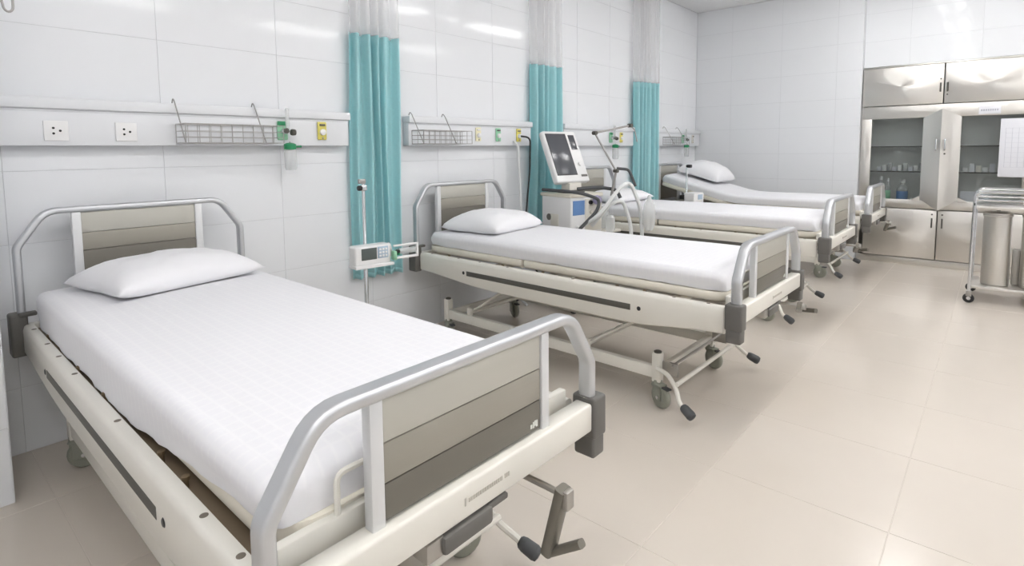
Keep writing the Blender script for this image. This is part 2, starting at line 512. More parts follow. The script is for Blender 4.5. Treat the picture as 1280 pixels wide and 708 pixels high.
BEDS = []
def make_bed(label, cx, yh, dz=0, rz=0, back=0, swivel=0, turn=0):
    t = thing('hospital_bed', label, 'bed', (cx, yh, 0), rz, 'hospital beds along the wall')
    U = (0, 0, dz)
    # boards
    part(t, 'head_hoop', 'hh', lambda: hoop_mesh(.50, .945, 1.093, .36), U)
    part(t, 'foot_hoop', 'fh', lambda: hoop_mesh(.50, .750, .897, .365), (0, -BL, dz))
    for s in (-1, 1):
        part(t, 'stile', 'hst', lambda: MB().rbox(-.017,.017,-.016,.016,.60,1.082,.004).mesh('stile', STILE), (s*.252, 0, dz))
        part(t, 'stile', 'fst', lambda: MB().rbox(-.015,.015,-.014,.014,.632,.886,.004).mesh('stile', STILE), (s*.252, -BL, dz))
    for nm, z0, z1, m in (('light_board', .985, 1.078, BAND1), ('mid_board', .905, .985, BAND2), ('dark_board', .66, .905, BAND3)):
        part(t, nm, 'h'+nm, lambda: MB().rbox(-.235,.235,-.009,.009,z0+.001,z1-.001,.002).mesh(nm, m), U)
    for nm, z0, z1, m in (('light_board', .795, .884, BAND1), ('mid_board', .715, .795, BAND2), ('dark_board', .641, .715, BAND3)):
        b = part(t, nm, 'f'+nm, lambda: MB().rbox(-.235,.235,-.009,.009,z0+.001,z1-.001,.002).mesh(nm, m), (0, -BL, dz))
        if nm == 'dark_board':
            def lg():
                mb = MB()
                for x0, w, z0_, h in ((.196,.006,.652,.010), (.205,.005,.651,.015), (.211,.005,.655,.013), (.217,.006,.651,.016)):
                    mb.box(x0, x0+w, -.0106, -.0092, z0_, z0_+h)
                return mb.mesh('board_print', WINK)
            part(b, 'board_print', 'lg', lg)
    def bracket(z0, z1):
        mb = MB().rbox(-.028,.028,-.034,.034,z0,z0+.062,.008,3)
        mb.rbox(-.030,.030,-.039,.039,z0+.058,z1,.008,3)
        return mb.mesh('corner_bracket', DARK)
    for s in (-1, 1):
        part(t, 'corner_bracket', 'brf', lambda: bracket(.472, .648), (s*.471, -BL, dz))
        hb = part(t, 'corner_bracket', 'brh', lambda: MB().rbox(-.030,.030,-.04,.04,.485,.668,.010,3).mesh('corner_bracket', DARK), (s*.474, 0, dz))
        part(hb, 'hook', ('hk', s), lambda: MB().rbox(min(-s*.06,0), max(-s*.06,0), -.045,-.012,.655,.672,.005).mesh('hook', DARK))
    fb = part(t, 'foot_beam', 'fbm', lambda: MB().rbox(-.44,.44,-.032,.022,.556,.636,.008,3).mesh('foot_beam', CREAM), (0, -BL, dz))
    def pm():
        mb = MB().box(-.052,-.048,-.0335,-.031,.588,.606)
        x = -.040
        random.seed(3)
        while x < .062:
            w = random.choice((.004,.005,.006)); mb.box(x, x+w, -.0335,-.031,.592,.601); x += w + .002
        for x in (.074,.080,.086): mb.box(x, x+.004, -.0335,-.031,.592,.602)
        return mb.mesh('beam_print', INK)
    part(fb, 'beam_print', 'pm', pm)
    part(t, 'head_beam', 'hbm', lambda: MB().rbox(-.44,.44,-.022,.022,.545,.615,.006).mesh('head_beam', CREAM), U)
    # side rails
    for s in (-1, 1):
        ra = part(t, 'side_rail', 'rail', side_rail_mesh, U)
        if s < 0: ra.scale = (-1, 1, 1)
        part(ra, 'slot_strip', 'slot', lambda: MB().rbox(.458,.4665,-1.725,-.515,.520,.553,.003).mesh('slot_strip', SLOT))
        for y in (-1.772, -.488):
            part(ra, 'rail_button', 'rbut', lambda: MB().lathe([(.001,0),(.010,0),(.012,.004),(.008,.007),(.001,.007)], axis='x').mesh('rail_button', BLACK), (.4605, y, .537))
        for y in (-.15, -.42, -.62, -.86, -1.35, -1.95, -2.12):
            part(ra, 'rail_hole', 'rhole', lambda: MB().lathe([(.001,0),(.0085,0),(.0085,.0012),(.001,.0012)], n=14).mesh('rail_hole', HOLE), (.443, y, .6215))
        # inner under-frame and lugs in the gap
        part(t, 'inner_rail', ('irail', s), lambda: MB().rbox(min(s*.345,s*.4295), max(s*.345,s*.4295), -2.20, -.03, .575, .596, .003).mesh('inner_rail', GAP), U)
        for y in (-.30, -.80, -1.12, -1.62, -1.78):
            part(t, 'deck_lug', 'lug', lambda: MB().cyl((0,0,.590),(0,0,.618),.006,10).cyl((0,0,.618),(0,0,.626),.009,10).mesh('deck_lug', BRASS), (s*.4195, y, dz))
    for y in (-.55, -1.2, -1.85):
        part(t, 'cross_member', 'crm', lambda: MB().rbox(-.43,.43,-.02,.02,.52,.56,.004).mesh('cross_member', CREAM), (0, y, dz))
    # mattress deck in two sections
    HY = -.95
    def deck(y0, y1, c0, c1):
        # tray outline with rounded corners, lip around it
        pts = []
        for cx2, cy2, a0, r in ((.409, y1, 0, c1), (-.409, y1, 90, c1), (-.409, y0, 180, c0), (.409, y0, 270, c0)):
            for k in range(6):
                a = math.radians(a0 + 18*k)
                ox = cx2 - math.copysign(r, cx2); oy = cy2 - r if a0 < 180 else cy2 + r
                pts.append((ox + r*math.cos(a), oy + r*math.sin(a)))
        mb = MB()
        mb.loft([[(x*f, y, z) for x, y in pts] for z, f in ((.622,.965),(.628,.99),(.640,1.0),(.664,1.0),(.670,.99))])
        return mb
    part(t, 'seat_deck', 'deck', lambda: deck(-2.195, HY - .008, .09, .01).mesh('seat_deck', CREAM2, angle=40), U)
    bd = part(t, 'back_deck', 'bdeck', lambda: (lambda mb: (setattr(mb, 'v', [(x, y - HY, z - .63) for x, y, z in mb.v]), mb)[1])(deck(HY + .008, -.065, .01, .06)).mesh('back_deck', CREAM2, angle=40), (0, HY, .63 + dz), (back, 0, 0))
    if back:
        part(t, 'back_strut', 'bstr', lambda: MB().tube([(-.25,-.62,.56),(-.25,-.40,.80)],.011).tube([(.25,-.62,.56),(.25,-.40,.80)],.011).mesh('back_strut', CREAM), U)
    # mattress stop hoop at the foot end
    part(t, 'mattress_stop', 'mst', lambda: MB().sweep(fillet([(-.30,0,.664),(-.30,0,.742),(.30,0,.742),(.30,0,.664)],.02,4), rrect(.012,.010,.003,1), upv=(0,1,0)).mesh('mattress_stop', CREAM), (0, -2.205, dz))
    part(t, 'deck_end_bar', 'deb', lambda: MB().rbox(-.42,.42,-.012,.012,.598,.664,.005).mesh('deck_end_bar', CREAM), (0, -2.200, dz))
    # lower frame
    LX, LY0, LY1 = .345, -.20, -1.82
    for s in (-1, 1):
        part(t, 'base_rail', 'brail', lambda: MB().rbox(-.018,.018,LY1,LY0,.152,.215,.004).mesh('base_rail', CREAM), (s*LX, 0, 0))
        for y, front in ((LY0, 0), (LY1, 1)):
            part(t, 'base_post', 'bpost', lambda: MB().rbox(-.023,.023,-.023,.023,.135,.288,.004).mesh('base_post', CREAM), (s*LX, y, 0))
            part(t, 'post_cap', 'bcap', lambda: MB().lathe([(.001,.288),(.02,.288),(.02,.295),(.012,.299),(.001,.299)]).mesh('post_cap', SLOT), (s*LX, y, 0))
            ca = part(t, 'caster', 'cast', lambda: (MB().lathe([(.001,.146),(.024,.146),(.026,.125),(.03,.118),(.001,.112)]).rbox(-.026,-.019,-.046,.010,.045,.122,.005).rbox(.019,.026,-.046,.010,.045,.122,.005).rbox(-.026,.026,-.046,.02,.107,.127,.005)).mesh('caster', CASTER), (s*LX, y, 0), (0, 0, swivel))
            part(ca, 'wheel', 'whl', wheel_mesh, (0, -.028, .063))
            part(ca, 'axle', 'axl', lambda: MB().cyl((-.03,0,0),(.03,0,0),.009,10).mesh('axle', CHROME), (0, -.028, .063))
            part(ca, 'brake_lever', 'blv', lambda: MB().rbox(-.016,.016,-.088,-.04,.112,.121,.003).mesh('brake_lever', RUBBER))
    for y in (LY0, LY1):
        part(t, 'base_cross_bar', 'bcross', lambda: MB().rbox(-.35,.35,-.015,.015,.16,.205,.004).mesh('base_cross_bar', CREAM), (0, y, 0))
    # lift linkage: torsion tubes and swing arms
    for y in (-.42, -1.38):
        part(t, 'pivot_tube', 'pvt', lambda: MB().cyl((-.345,0,0),(.345,0,0),.016).mesh('pivot_tube', CREAM), (0, y, .235))
        for s in (-1, 1):
            part(t, 'swing_arm', ('arm', round(dz, 3)), lambda: MB().sweep([(0,0,.235),(0,-.36,.47+dz)], rrect(.014,.05,.004,1), upv=(1,0,0)).mesh('swing_arm', CREAM), (s*.30, y, 0))
            part(t, 'pivot_lug', 'plug', lambda: MB().rbox(-.012,.012,-.02,.02,.205,.262,.004).mesh('pivot_lug', CREAM), (s*.345, y, 0))
        part(t, 'pivot_rod', 'prod', lambda: MB().cyl((-.40,0,0),(.40,0,0),.012).mesh('pivot_rod', STEEL_D), (0, y-.36, .47+dz))
        part(t, 'hanger', ('hang', 0), lambda: MB().rbox(-.41,-.37,-.02,.02,.45,.53,.003).rbox(.37,.41,-.02,.02,.45,.53,.003).mesh('hanger', CREAM), (0, y-.36, dz))
    part(t, 'screw_rod', 'scr', lambda: MB().cyl((0,-.60,.45),(0,-2.12,.50),.010).mesh('screw_rod', STEEL_D), U)
    part(t, 'gear_box', 'gbx', lambda: MB().rbox(-.06,.06,-1.02,-.86,.40,.47,.01).mesh('gear_box', DARK), U)
    cd = MB().tube([(.26 + .0*k, -.50-.02*k, .45-.06*math.sin(k/10*math.pi)) for k in range(11)], .006) if 'cab' not in MESHES else None
    part(t, 'cable_loop', 'cab', lambda: cd.mesh('cable_loop', BLACK), U)
    # brake bar with two rubber pedals
    bb = part(t, 'brake_bar', 'bbar', lambda: MB().cyl((-.41,-1.955,.172),(.41,-1.955,.172),.0115,10).mesh('brake_bar', CREAM))
    for s in (-1, 1):
        def lev():
            p = fillet([(s*.375,-1.83,.215), (s*.39,-1.90,.205), (s*.41,-1.955,.150), (s*.445,-1.985,.105), (s*.455,-2.015,.085)], .03, 4)
            return MB().tube(p, .0115, 8).mesh('pedal_lever', CREAM)
        pl = part(t, 'pedal_lever', ('lev', s), lev)
        def rub():
            d = Vector((s*.02, -.06, -.03)).normalized(); p0 = Vector((s*.450,-2.005,.093))
            mb = MB()
            q = [p0 + d*k for k in (0, .006, .02, .06, .072, .076)]
            for a, b, r0, r1 in zip(q[:-1], q[1:], (.012,.019,.023,.025,.021), (.019,.023,.025,.021,.008)):
                mb.cyl(a, b, r0, 12, r1)
            return mb.mesh('rubber_pedal', RUBBER, angle=60)
        part(pl, 'rubber_pedal', ('rub', s), rub)
    part(t, 'brake_rod', 'brod', lambda: MB().cyl((-.36,-1.90,.235),(.36,-1.90,.235),.006,8).mesh('brake_rod', STEEL_D))
    for s in (-1, 1):
        part(t, 'brake_bracket', ('bbk', s), lambda: MB().rbox(s*.33-.008,s*.33+.008,-1.925,-1.83,.175,.245,.004).mesh('brake_bracket', STEEL_D))
    # cranks under the foot beam
    CY = -BL
    ck = part(t, 'crank', 'ck1', lambda: MB().cyl((.22,CY+.35,.505),(.22,CY-.085,.505),.0085,10).mesh('crank', STEEL_D), (.22 - (.22*math.cos(turn) + .505*math.sin(turn)), 0, dz + .505 - (-.22*math.sin(turn) + .505*math.cos(turn))), (0, turn, 0))
    def arm1():
        mb = MB().sweep([(.22,CY-.092,.520),(.22,CY-.045,.335)], rrect(.030,.040,.008,2), upv=(1,0,0))
        return mb.mesh('crank_arm', CRANK)
    part(ck, 'crank_arm', 'ckarm', arm1)
    part(ck, 'crank_cap', 'ckcap', lambda: MB().rbox(.205,.235,CY-.114,CY-.098,.475,.522,.004).mesh('crank_cap', STEEL_D))
    part(ck, 'crank_handle', 'ckhan', lambda: MB().sweep([(.22,CY-.045,.332),(.22,CY-.145,.405)], rrect(.020,.024,.006,2), upv=(1,0,0)).mesh('crank_handle', CRANK))
    cf = part(t, 'crank', 'ck2', lambda: MB().cyl((-.13,CY+.35,.53),(-.13,CY-.0,.53),.0085,10).rbox(-.155,-.105,CY-.03,CY+.03,.51,.553,.006).mesh('crank', STEEL_D), U)
    part(cf, 'crank_arm', 'ckarm2', lambda: MB().rbox(-.115,.03,CY-.040,CY-.002,.512,.552,.008).mesh('crank_arm', DARK))
    part(cf, 'crank_handle', 'ckhan2', lambda: MB().rbox(.02,.085,CY-.034,CY-.014,.540,.554,.004).mesh('crank_handle', DARK))
    BEDS.append(t)
    return t

def mattress(bed, label, dz=0, back=0, drop=0, dx=0):
    HY = -.95
    y0, y1 = -.075, -2.18
    def bend(y, z):
        # spine follows the deck: flat, then raised about the hinge with a soft bend
        if not back: return y, z
        base = .672
        s = y - HY
        soft = .22
        if s <= -soft: return y, z
        # angle grows smoothly over +-soft
        n = 24; yy, zz, ang = HY - soft, base, 0
        ds = (s + soft) / n
        for i in range(n):
            u = (-soft + ds*(i + .5))
            k = min(1, max(0, (u + soft) / (2*soft)))
            ang = back * k*k*(3 - 2*k)
            yy += ds*math.cos(ang); zz += ds*math.sin(ang)
        h = z - base
        return yy - h*math.sin(ang), zz + h*math.cos(ang)
    secs = []
    N = 46
    hw, zb, zt = .410, .672, .765
    for i in range(N + 1):
        if i < 4: f = (0, .3, .6, .85)[i]*.05
        elif i > N - 4: f = None
        y = None
        t = i / N
        # denser rings at the ends
        e = [0, .004, .014, .032, .055]
        if i <= 4: d = e[i]
        elif i >= N - 4: d = (y0 - y1) - e[N - i]
        else: d = .055 + (i - 4)/(N - 8)*((y0 - y1) - .11)
        y = y0 - d
        de = min(d, (y0 - y1) - d)
        q = min(1, de/.05); rr = math.sqrt(max(0, 1 - (1 - q)**2))    # rounding at the ends
        w = hw - .035*(1 - rr)
        top = zt - .045*(1 - rr)
        ring = []
        def wr(a, b, amp): return amp*noise.noise(Vector((a*6, b*3.5, bed.location.x)))
        # cross-section from lower left, over the top, to lower right, then along the bottom
        side = []
        for k in range(4):
            z = zb + (top - .035 - zb)*k/3
            side.append((w - .014*(1 - k/3) + wr(y*2, z*20 + 3, .007)*(1 - k/3.6), z))
        for k in range(1, 6):
            a = math.radians(90*k/6)
            side.append((w - .035 + .035*math.cos(a), top - .035 + .035*math.sin(a)))
        nt_ = 14
        wt = w - .035
        pts = [(-x, z) for x, z in side]
        for k in range(nt_ + 1):
            x = -wt + 2*wt*k/nt_
            pts.append((x, top + .010*(1 - (x/wt)**2)*rr + wr(x*.7, y*.6, .004)))
        pts += [(x, z) for x, z in reversed(side)]
        low = zb - .001 + abs(wr(y*3, 9, .010))
        dl = drop*max(0, min(1, (y + 2.0)/.6))*min(1, d/.06)
        for k in range(4): pts[k] = (pts[k][0] - .010*dl/.06*(1 - k/3), pts[k][1] - dl*(1 - k/3.))
        pts[0] = (pts[0][0], low - dl); pts[-1] = (pts[-1][0], low)
        for x, z in pts:
            yy, zz = bend(y, z)
            ring.append((x, yy, zz))
        secs.append(ring)
    mb = MB().loft(secs)
    o = obj('mattress', mb, SHEET, None, bed.location + Vector((dx, 0, dz)), bed.rotation_euler, angle=60)
    return tag(o, label, 'mattress', 'mattresses on the hospital beds')

def pillow(label, loc, rz, a=.36, b=.235, h=.075, tilt=0, roll=0, seed=0):
    n = 30
    def pt(u, v, sgn):
        x = a*u*(1 - .06*(1 - abs(v))**1.0 + .02*v*v); y = b*v*(1 - .10*(1 - u*u)*.4)
        cu, cv = 1 - abs(u)**3.2, 1 - abs(v)**2.6
        th = (max(0, cu)*max(0, cv))**.5
        nz = noise.noise(Vector((u*2.2 + seed, v*2.6, seed*1.7)))*.010*th + noise.noise(Vector((u*6 + seed, v*5, 4)))*.004*th
        if sgn > 0: return (x, y, h*1.05*th + nz + .024)
        return (x, y, .024 - min(.024, h*.55*th))
    vs = []; fs = []
    for sgn in (1, -1):
        for i in range(n + 1):
            for j in range(n + 1):
                vs.append(pt(-1 + 2*i/n, -1 + 2*j/n, sgn))
    m = (n + 1)**2
    for i in range(n):
        for j in range(n):
            q = [i*(n+1)+j, (i+1)*(n+1)+j, (i+1)*(n+1)+j+1, i*(n+1)+j+1]
            fs.append(tuple(q)); fs.append(tuple(m + k for k in reversed(q)))
    mb = MB().add(vs, fs)
    me = mb.mesh('pillow', PILLOWM, smooth=False, fix=False)
    bm = bmesh.new(); bm.from_mesh(me)
    bmesh.ops.remove_doubles(bm, verts=bm.verts[:], dist=.0004)
    bmesh.ops.recalc_face_normals(bm, faces=bm.faces[:])
    bm.to_mesh(me); bm.free()
    me.shade_smooth()
    o = link('pillow', me, None, loc, (tilt, roll, rz))
    return tag(o, label, 'pillow', 'pillows at the bed heads')

YH = -.135
b1 = make_bed('nearest hospital bed, cream frame with silver hoops and taupe boards, in the foreground', 0, YH, swivel=1.2)
b2 = make_bed('second hospital bed from the front, cream frame raised on casters beside the ventilator', 2.14, YH, 0, -.008, swivel=-.35, turn=-1.2)
b3 = make_bed('third hospital bed from the front, cream frame between ventilator and farthest bed', 4.0, -.085, .06, turn=-1.2)
b4 = make_bed('farthest hospital bed with raised back section, next to the steel cabinet', 5.85, -.05, .05, 0, math.radians(15), turn=-1.0)
m1 = mattress(b1, 'flat mattress in white checked sheet on the nearest bed', drop=.055, dx=-.016)
m2 = mattress(b2, 'flat white sheeted mattress on the second bed from the front')
m3 = mattress(b3, 'flat white sheeted mattress on the third bed from the front', .06)
m4 = mattress(b4, 'bent white sheeted mattress sloping up at the head of the farthest bed', .05, math.radians(15))
pillow('plump white pillow lying askew on the nearest bed', (.0, -.49, .779), .20, .305, .235, .095, seed=1)
pillow('white pillow on the second bed from the front', (2.14 - .05, -.50, .779), .10, .285, .25, .11, seed=2)
pillow('white pillow on the third bed, half hidden behind the ventilator', (4.0, -.40, .839), 0, .33, .23, .08, seed=3)
pillow('puffy white pillow on the raised back of the farthest bed', (5.96, -.50, 1.0), 0, .29, .26, .15, tilt=math.radians(15), seed=4)

# ------------------------------------------------------------------ service panels on the left wall
PZ0, PZ1 = 1.377, 1.588
def service_panel(x0, x1, label):
    t = thing('service_panel', label, 'wall panel', (x0, -.007, PZ0), group='service panels')
    w = x1 - x0
    obj('body', MB().rbox(0, w, -.065, 0, 0, .165, .004), PANELW, t)
    obj('ledge', MB().rbox(-.002, w + .008, -.082, 0, .163, .211, .006), PANELW, t)
    obj('groove', MB().box(.002, w - .002, -.0655, -.06, .150, .1535), GROUT, t)
    return t
service_panel(-.555, 1.195, 'long white service panel above the nearest bed')
service_panel(1.68, 3.05, 'white service panel above the second bed from the front')
service_panel(3.55, 4.90, 'white service panel behind the ventilator')
service_panel(5.48, XF - .02, 'white service panel above the farthest bed')
PF = -.0725                     # panel front face

def outlet(x, label, m=WPLAST, w=.088, h=.088, z=1.443):
    t = thing('wall_outlet', label, 'outlet', (x, PF, z))
    obj('plate', MB().rbox(-w/2, w/2, -.008, 0, -h/2, h/2, .003), m, t)
    for dx, dz_ in ((-.010, .012), (-.010, -.012), (.014, 0)):
        link('socket_hole', shared('shole', lambda: MB().lathe([(.001,0),(.0052,0),(.0052,.0012),(.001,.0012)], axis='y', n=10).mesh('socket_hole', BLACK)), t, (dx, -.008, dz_))
    return t
outlet(-.287, 'white power outlet at the left end of the nearest service panel')
outlet(-.022, 'white power outlet left of the wire basket above the nearest bed')

def gas_outlet(x, label, m=YELLOW, z=1.468, dark=True):
    t = thing('gas_outlet', label, 'gas outlet', (x, PF, z))
    obj('plate', MB().rbox(-.03, .03, -.010, 0, -.055, .055, .006), m, t)
    obj('socket', MB().lathe([(.001,0),(.019,0),(.019,.012),(.010,.016),(.001,.016)], (0,-.010,-.008), axis='y'), WPLAST, t)
    obj('catch', MB().rbox(-.018, .018, -.018, -.008, .030, .042, .003), DARK if dark else WPLAST, t)
    obj('pin', MB().lathe([(.001,0),(.005,0),(.005,.006),(.001,.006)], (0,-.010,-.044), axis='y', n=10), WIRE, t)
    return t
gas_outlet(1.005, 'yellow gas outlet at the right end of the nearest service panel')
gas_outlet(2.376, 'pale yellow gas outlet right of the second wire basket', mat('pale_yellow', (238, 233, 200), .4), dark=False)
gas_outlet(2.613, 'green gas outlet on the second service panel', GREEN_L)
go = gas_outlet(2.875, 'yellow gas outlet with cables plugged in beside the second curtain')
gas_outlet(4.62, 'yellow gas outlet at the right end of the service panel behind ventilator')
gas_outlet(6.52, 'pale gas outlet on the far service panel near the corner', OFFW)

def basket(x, label, w=.50, hooks=(.0, .415)):
    t = thing('wire_basket', label, 'basket', (x, -.085, 1.39), group='wire baskets hung on the service panels')
    d, h, r = .13, .095, .0026
    f = MB()
    for z in (0, h): f.tube([(0,0,z),(w,0,z),(w,-d,z),(0,-d,z),(0,0,z)], r*1.2, 6)
    for x_ in (0, w):
        for y_ in (0, -d): f.tube([(x_,y_,0),(x_,y_,h)], r, 6)
    obj('rim', f, WIRE, t)
    for zz in (.03, .06):
        obj('wire_ring', MB().tube([(0,0,zz),(w,0,zz),(w,-d,zz),(0,-d,zz),(0,0,zz)], r*.7, 5), WIRE, t)
    wm = MB().tube([(0,0,h),(0,0,0),(0,-d,0),(0,-d,h)], r*.7, 5).mesh('wire', WIRE)
    n = 9
    for i in range(1, n): link('wire', wm, t, (w*i/n, 0, 0))
    lm = MB().tube([(0,0,0),(w,0,0)], r*.7, 5).mesh('bottom_wire', WIRE)
    for i in range(1, 4): link('bottom_wire', lm, t, (0, -d*i/4, 0))
    for hx in hooks:
        p = fillet([(hx,-d,0),(hx,-d*.55,.095),(hx,-.004,.208),(hx,.018,.228),(hx,.032,.204)], .02, 4)
        obj('hook', MB().tube(p, r*1.25, 6), WIRE, t)
    return t
basket(.19, 'long wire basket hooked over the service panel above the nearest bed', hooks=(.0, .40))
basket(1.70, 'wire basket on the second service panel beside the first teal curtain', w=.47, hooks=(.0, .31))
basket(5.62, 'wire basket on the far service panel beside the last teal curtain', w=.48, hooks=(.05, .42))

def flowmeter(x, label):
    t = thing('flowmeter', label, 'flowmeter', (x, PF, 1.46), group='oxygen flowmeters')
    obj('mount', MB().rbox(-.032, .030, -.014, 0, -.05, .06, .006), GREEN_L, t)
    obj('badge', MB().rbox(-.03, .028, -.018, -.012, .035, .058, .003), GREEN, t)
    obj('valve', MB().lathe([(.001,0),(.016,0),(.016,.04),(.010,.05),(.001,.05)], (0,-.012,0), axis='y'), CHROME, t)
    obj('knob', MB().lathe([(.001,0),(.017,0),(.019,.008),(.017,.024),(.001,.024)], (.028,-.055,-.006), axis='x'), SLOT, t)
    obj('gauge', MB().lathe([(.001,0),(.015,0),(.015,.012),(.001,.012)], (-.006,-.062,.002), axis='y'), SLOT, t)
    obj('flow_tube', MB().lathe([(.001,.01),(.011,.01),(.011,.125),(.006,.135),(.001,.135)], (.012,-.045,0)), CLEAR, t)
    b = obj('humidifier_cap', MB().lathe([(.001,-.045),(.020,-.048),(.034,-.055),(.034,-.085),(.001,-.088)], (.02,-.05,-.02)), GREEN, t)
    obj('spout', MB().cyl((.045,-.055,-.09),(.085,-.06,-.088),.006,8), GREEN, b)
    o = obj('humidifier_jar', MB().lathe([(.001,-.086),(.033,-.088),(.033,-.19),(.028,-.205),(.001,-.205)], (.02,-.05,-.02)), CLEAR, t)
    obj('water', MB().lathe([(.001,-.165),(.030,-.165),(.030,-.192),(.001,-.198)], (.02,-.05,-.02)), mat('humidifier_water', (226,232,236), .1, alpha=.5) if 'humidifier_water' not in bpy.data.materials else bpy.data.materials['humidifier_water'], o)
    obj('dip_tube', MB().cyl((.02,-.05,-.06),(.02,-.05,-.215),.003,6), WIRE, o)
    return t
flowmeter(.752, 'oxygen flowmeter with green cap and clear jar beside the long wire basket')
flowmeter(4.40, 'oxygen flowmeter with green cap on the panel behind the ventilator')
flowmeter(6.20, 'oxygen flowmeter with green cap on the far panel near the corner')

# cables hanging from the second panel
tag(obj('white_cable', MB().tube(fillet([(2.80,-.085,1.42),(2.82,-.12,1.38),(2.83,-.13,1.0),(2.83,-.15,.55),(2.80,-.16,.03),(2.78,-.24,.013)],.05,4), .011, 8), TUBE_HOSE), 'white hose hanging from the second service panel to the ventilator', 'hose')
tag(obj('black_cable', MB().tube(fillet([(2.88,-.095,1.46),(2.97,-.13,1.45),(2.96,-.13,1.15),(2.90,-.13,.75),(2.86,-.10,.03),(2.80,-.09,.010)],.07,5), .008, 8), BLACK), 'black power cable hanging beside the second teal curtain', 'cable')

# ------------------------------------------------------------------ curtains
def curtain(x0, x1, yb, n, label, seed, zb=.46, zt=2.105, ang=0):
    t = thing('curtain', label, 'curtain', ((x0+x1)/2, yb, 0), group='teal cubicle curtains')
    w = x1 - x0
    rnd = random.Random(seed)
    ph = [rnd.uniform(-.4, .4) for _ in range(n*2 + 2)]
    amp = [rnd.uniform(.65, 1.1) for _ in range(n*2 + 2)]
    def surf(za, zc, rows, amp0):
        N = n*16; vs = []; fs = []
        for r in range(rows + 1):
            z = za + (zc - za)*r/rows
            k = (z - zb)/(3.1 - zb)
            for i in range(N + 1):
                s = i/N; q = min(n*2, max(0, n*2*(s + .045*math.sin(2*math.pi*1.5*s + seed)*math.sin(math.pi*s)))); a = int(q)
                am = amp[a]*(1 - (q - a)) + amp[min(a + 1, n*2 + 1)]*(q - a)
                x = (s - .5)*w*(1.02 - .06*k) + .012*math.sin(q*math.pi + ph[a]*0) * (1 - .5*k)
                y = -.055 + amp0*am*math.sin(q*math.pi + .5*math.sin(z*1.3 + seed)) + ang*(s - .5)
                x += .006*math.sin(z*3 + i*.1 + seed)
                vs.append((x, y, z))
        for r in range(rows):
            for i in range(N):
                fs.append((r*(N+1)+i, r*(N+1)+i+1, (r+1)*(N+1)+i+1, (r+1)*(N+1)+i))
        return MB().add(vs, fs)
    c = obj('cloth', surf(zb, zt, 24, .036), TEAL, t, angle=180, fix=False)
    sm = c.modifiers.new('thickness', 'SOLIDIFY'); sm.thickness = .002; sm.offset = 0
    h = obj('hem', surf(zb - .002, zb + .03, 1, .0375), TEAL, c, angle=180, fix=False)
    sm = h.modifiers.new('thickness', 'SOLIDIFY'); sm.thickness = .004; sm.offset = 0
    nt = obj('net_top', surf(zt - .01, 3.14, 16, .034), NET, t, angle=180, fix=False)
    sm = nt.modifiers.new('thickness', 'SOLIDIFY'); sm.thickness = .001; sm.offset = 0
    obj('track', MB().rbox(-w/2 - .05, w/2 + .05, -.07, -.045, 3.165, CEIL_Z - .001, .003), WPLAST, t)
    gm = MB().cyl((0,-.0575,3.13),(0,-.0575,3.168),.004,6).mesh('glider', WPLAST)
    for i in range(6): link('glider', gm, t, (-w/2 + w*(i + .5)/6, 0, 0))
    return t
curtain(1.222, 1.60, -.010, 5, 'teal curtain with white net top between the first and second beds', 1, zb=.49, ang=-.03)
curtain(3.06, 3.475, -.016, 5, 'teal curtain with white net top just left of the ventilator', 2, ang=-.05)
curtain(4.91, 5.325, -.055, 6, 'teal curtain with white net top left of the farthest bed', 3, ang=-.09)

# ------------------------------------------------------------------ drip stand with syringe pump, first bed
def pole_stand(loc, top, label, clamp_z=None):
    t = thing('drip_stand', label, 'drip stand', loc, group='drip stands')
    obj('pole', MB().lathe([(.001,.09),(.013,.09),(.013,.72),(.010,.725),(.010,top),(.006,top+.004),(.001,top+.004)], n=14), CHROME, t)
    obj('hub', MB().lathe([(.001,.075),(.035,.075),(.035,.10),(.02,.115),(.001,.115)]), DARK, t)
    for i in range(5):
        a = 2*math.pi*i/5 + .3
        c, s = math.cos(a), math.sin(a)
        l = obj('leg', MB().tube([(.02*c,.02*s,.09),(.15*c,.15*s,.085),(.25*c,.25*s,.068)], .011, 8), CHROME, t)
        obj('caster', MB().lathe([(.001,-.010),(.022,-.010),(.025,0),(.022,.010),(.001,.010)], (.25*c,.25*s,.026), axis='x', n=14).cyl((.25*c,.25*s,.03),(.25*c,.25*s,.07),.006,8), RUBBER, l)
    return t
IVX, IVY = 1.06, -.42
t = pole_stand((IVX, IVY, 0), 1.172, 'chrome drip stand between the first and second beds')
obj('top_bar', MB().rbox(-.03,.012,-.012,.012,1.150,1.178,.004), WIRE, t)
obj('clamp_knob', MB().lathe([(.001,0),(.014,0),(.016,.008),(.014,.022),(.001,.022)], (-.042,-.01,1.125), axis='x'), BLACK, t)
obj('clamp', MB().rbox(-.024,.016,-.018,.016,1.108,1.142,.005), CHROME, t)
t = thing('syringe_pump', 'white syringe pump clamped on the drip stand by first teal curtain', 'syringe pump', (IVX - .005, IVY - .015, .675), rz=-.15)
obj('body', MB().rbox(-.115,.112,-.10,-.012,.005,.122,.014,3), WPLAST, t)
obj('base_lip', MB().rbox(-.117,.125,-.115,-.012,-.008,.012,.005), WPLAST, t)
obj('screen', MB().rbox(-.075,.02,-.103,-.098,.04,.108,.002), SCREEN2, t)
kp = obj('keypad', MB().rbox(.026,.092,-.103,-.098,.042,.110,.002), LBLUE, t)
km = MB().rbox(-.007,.007,-.003,0,-.006,.006,.001).mesh('key', WPLAST)
for i in range(3):
    for j in range(3): link('key', km, kp, (.04 + i*.019, -.103, .056 + j*.019))
obj('handle', MB().tube(fillet([(.116,-.06,.02),(.135,-.06,.06),(.128,-.06,.105),(.112,-.06,.118)],.02,4), .007), WPLAST, t)
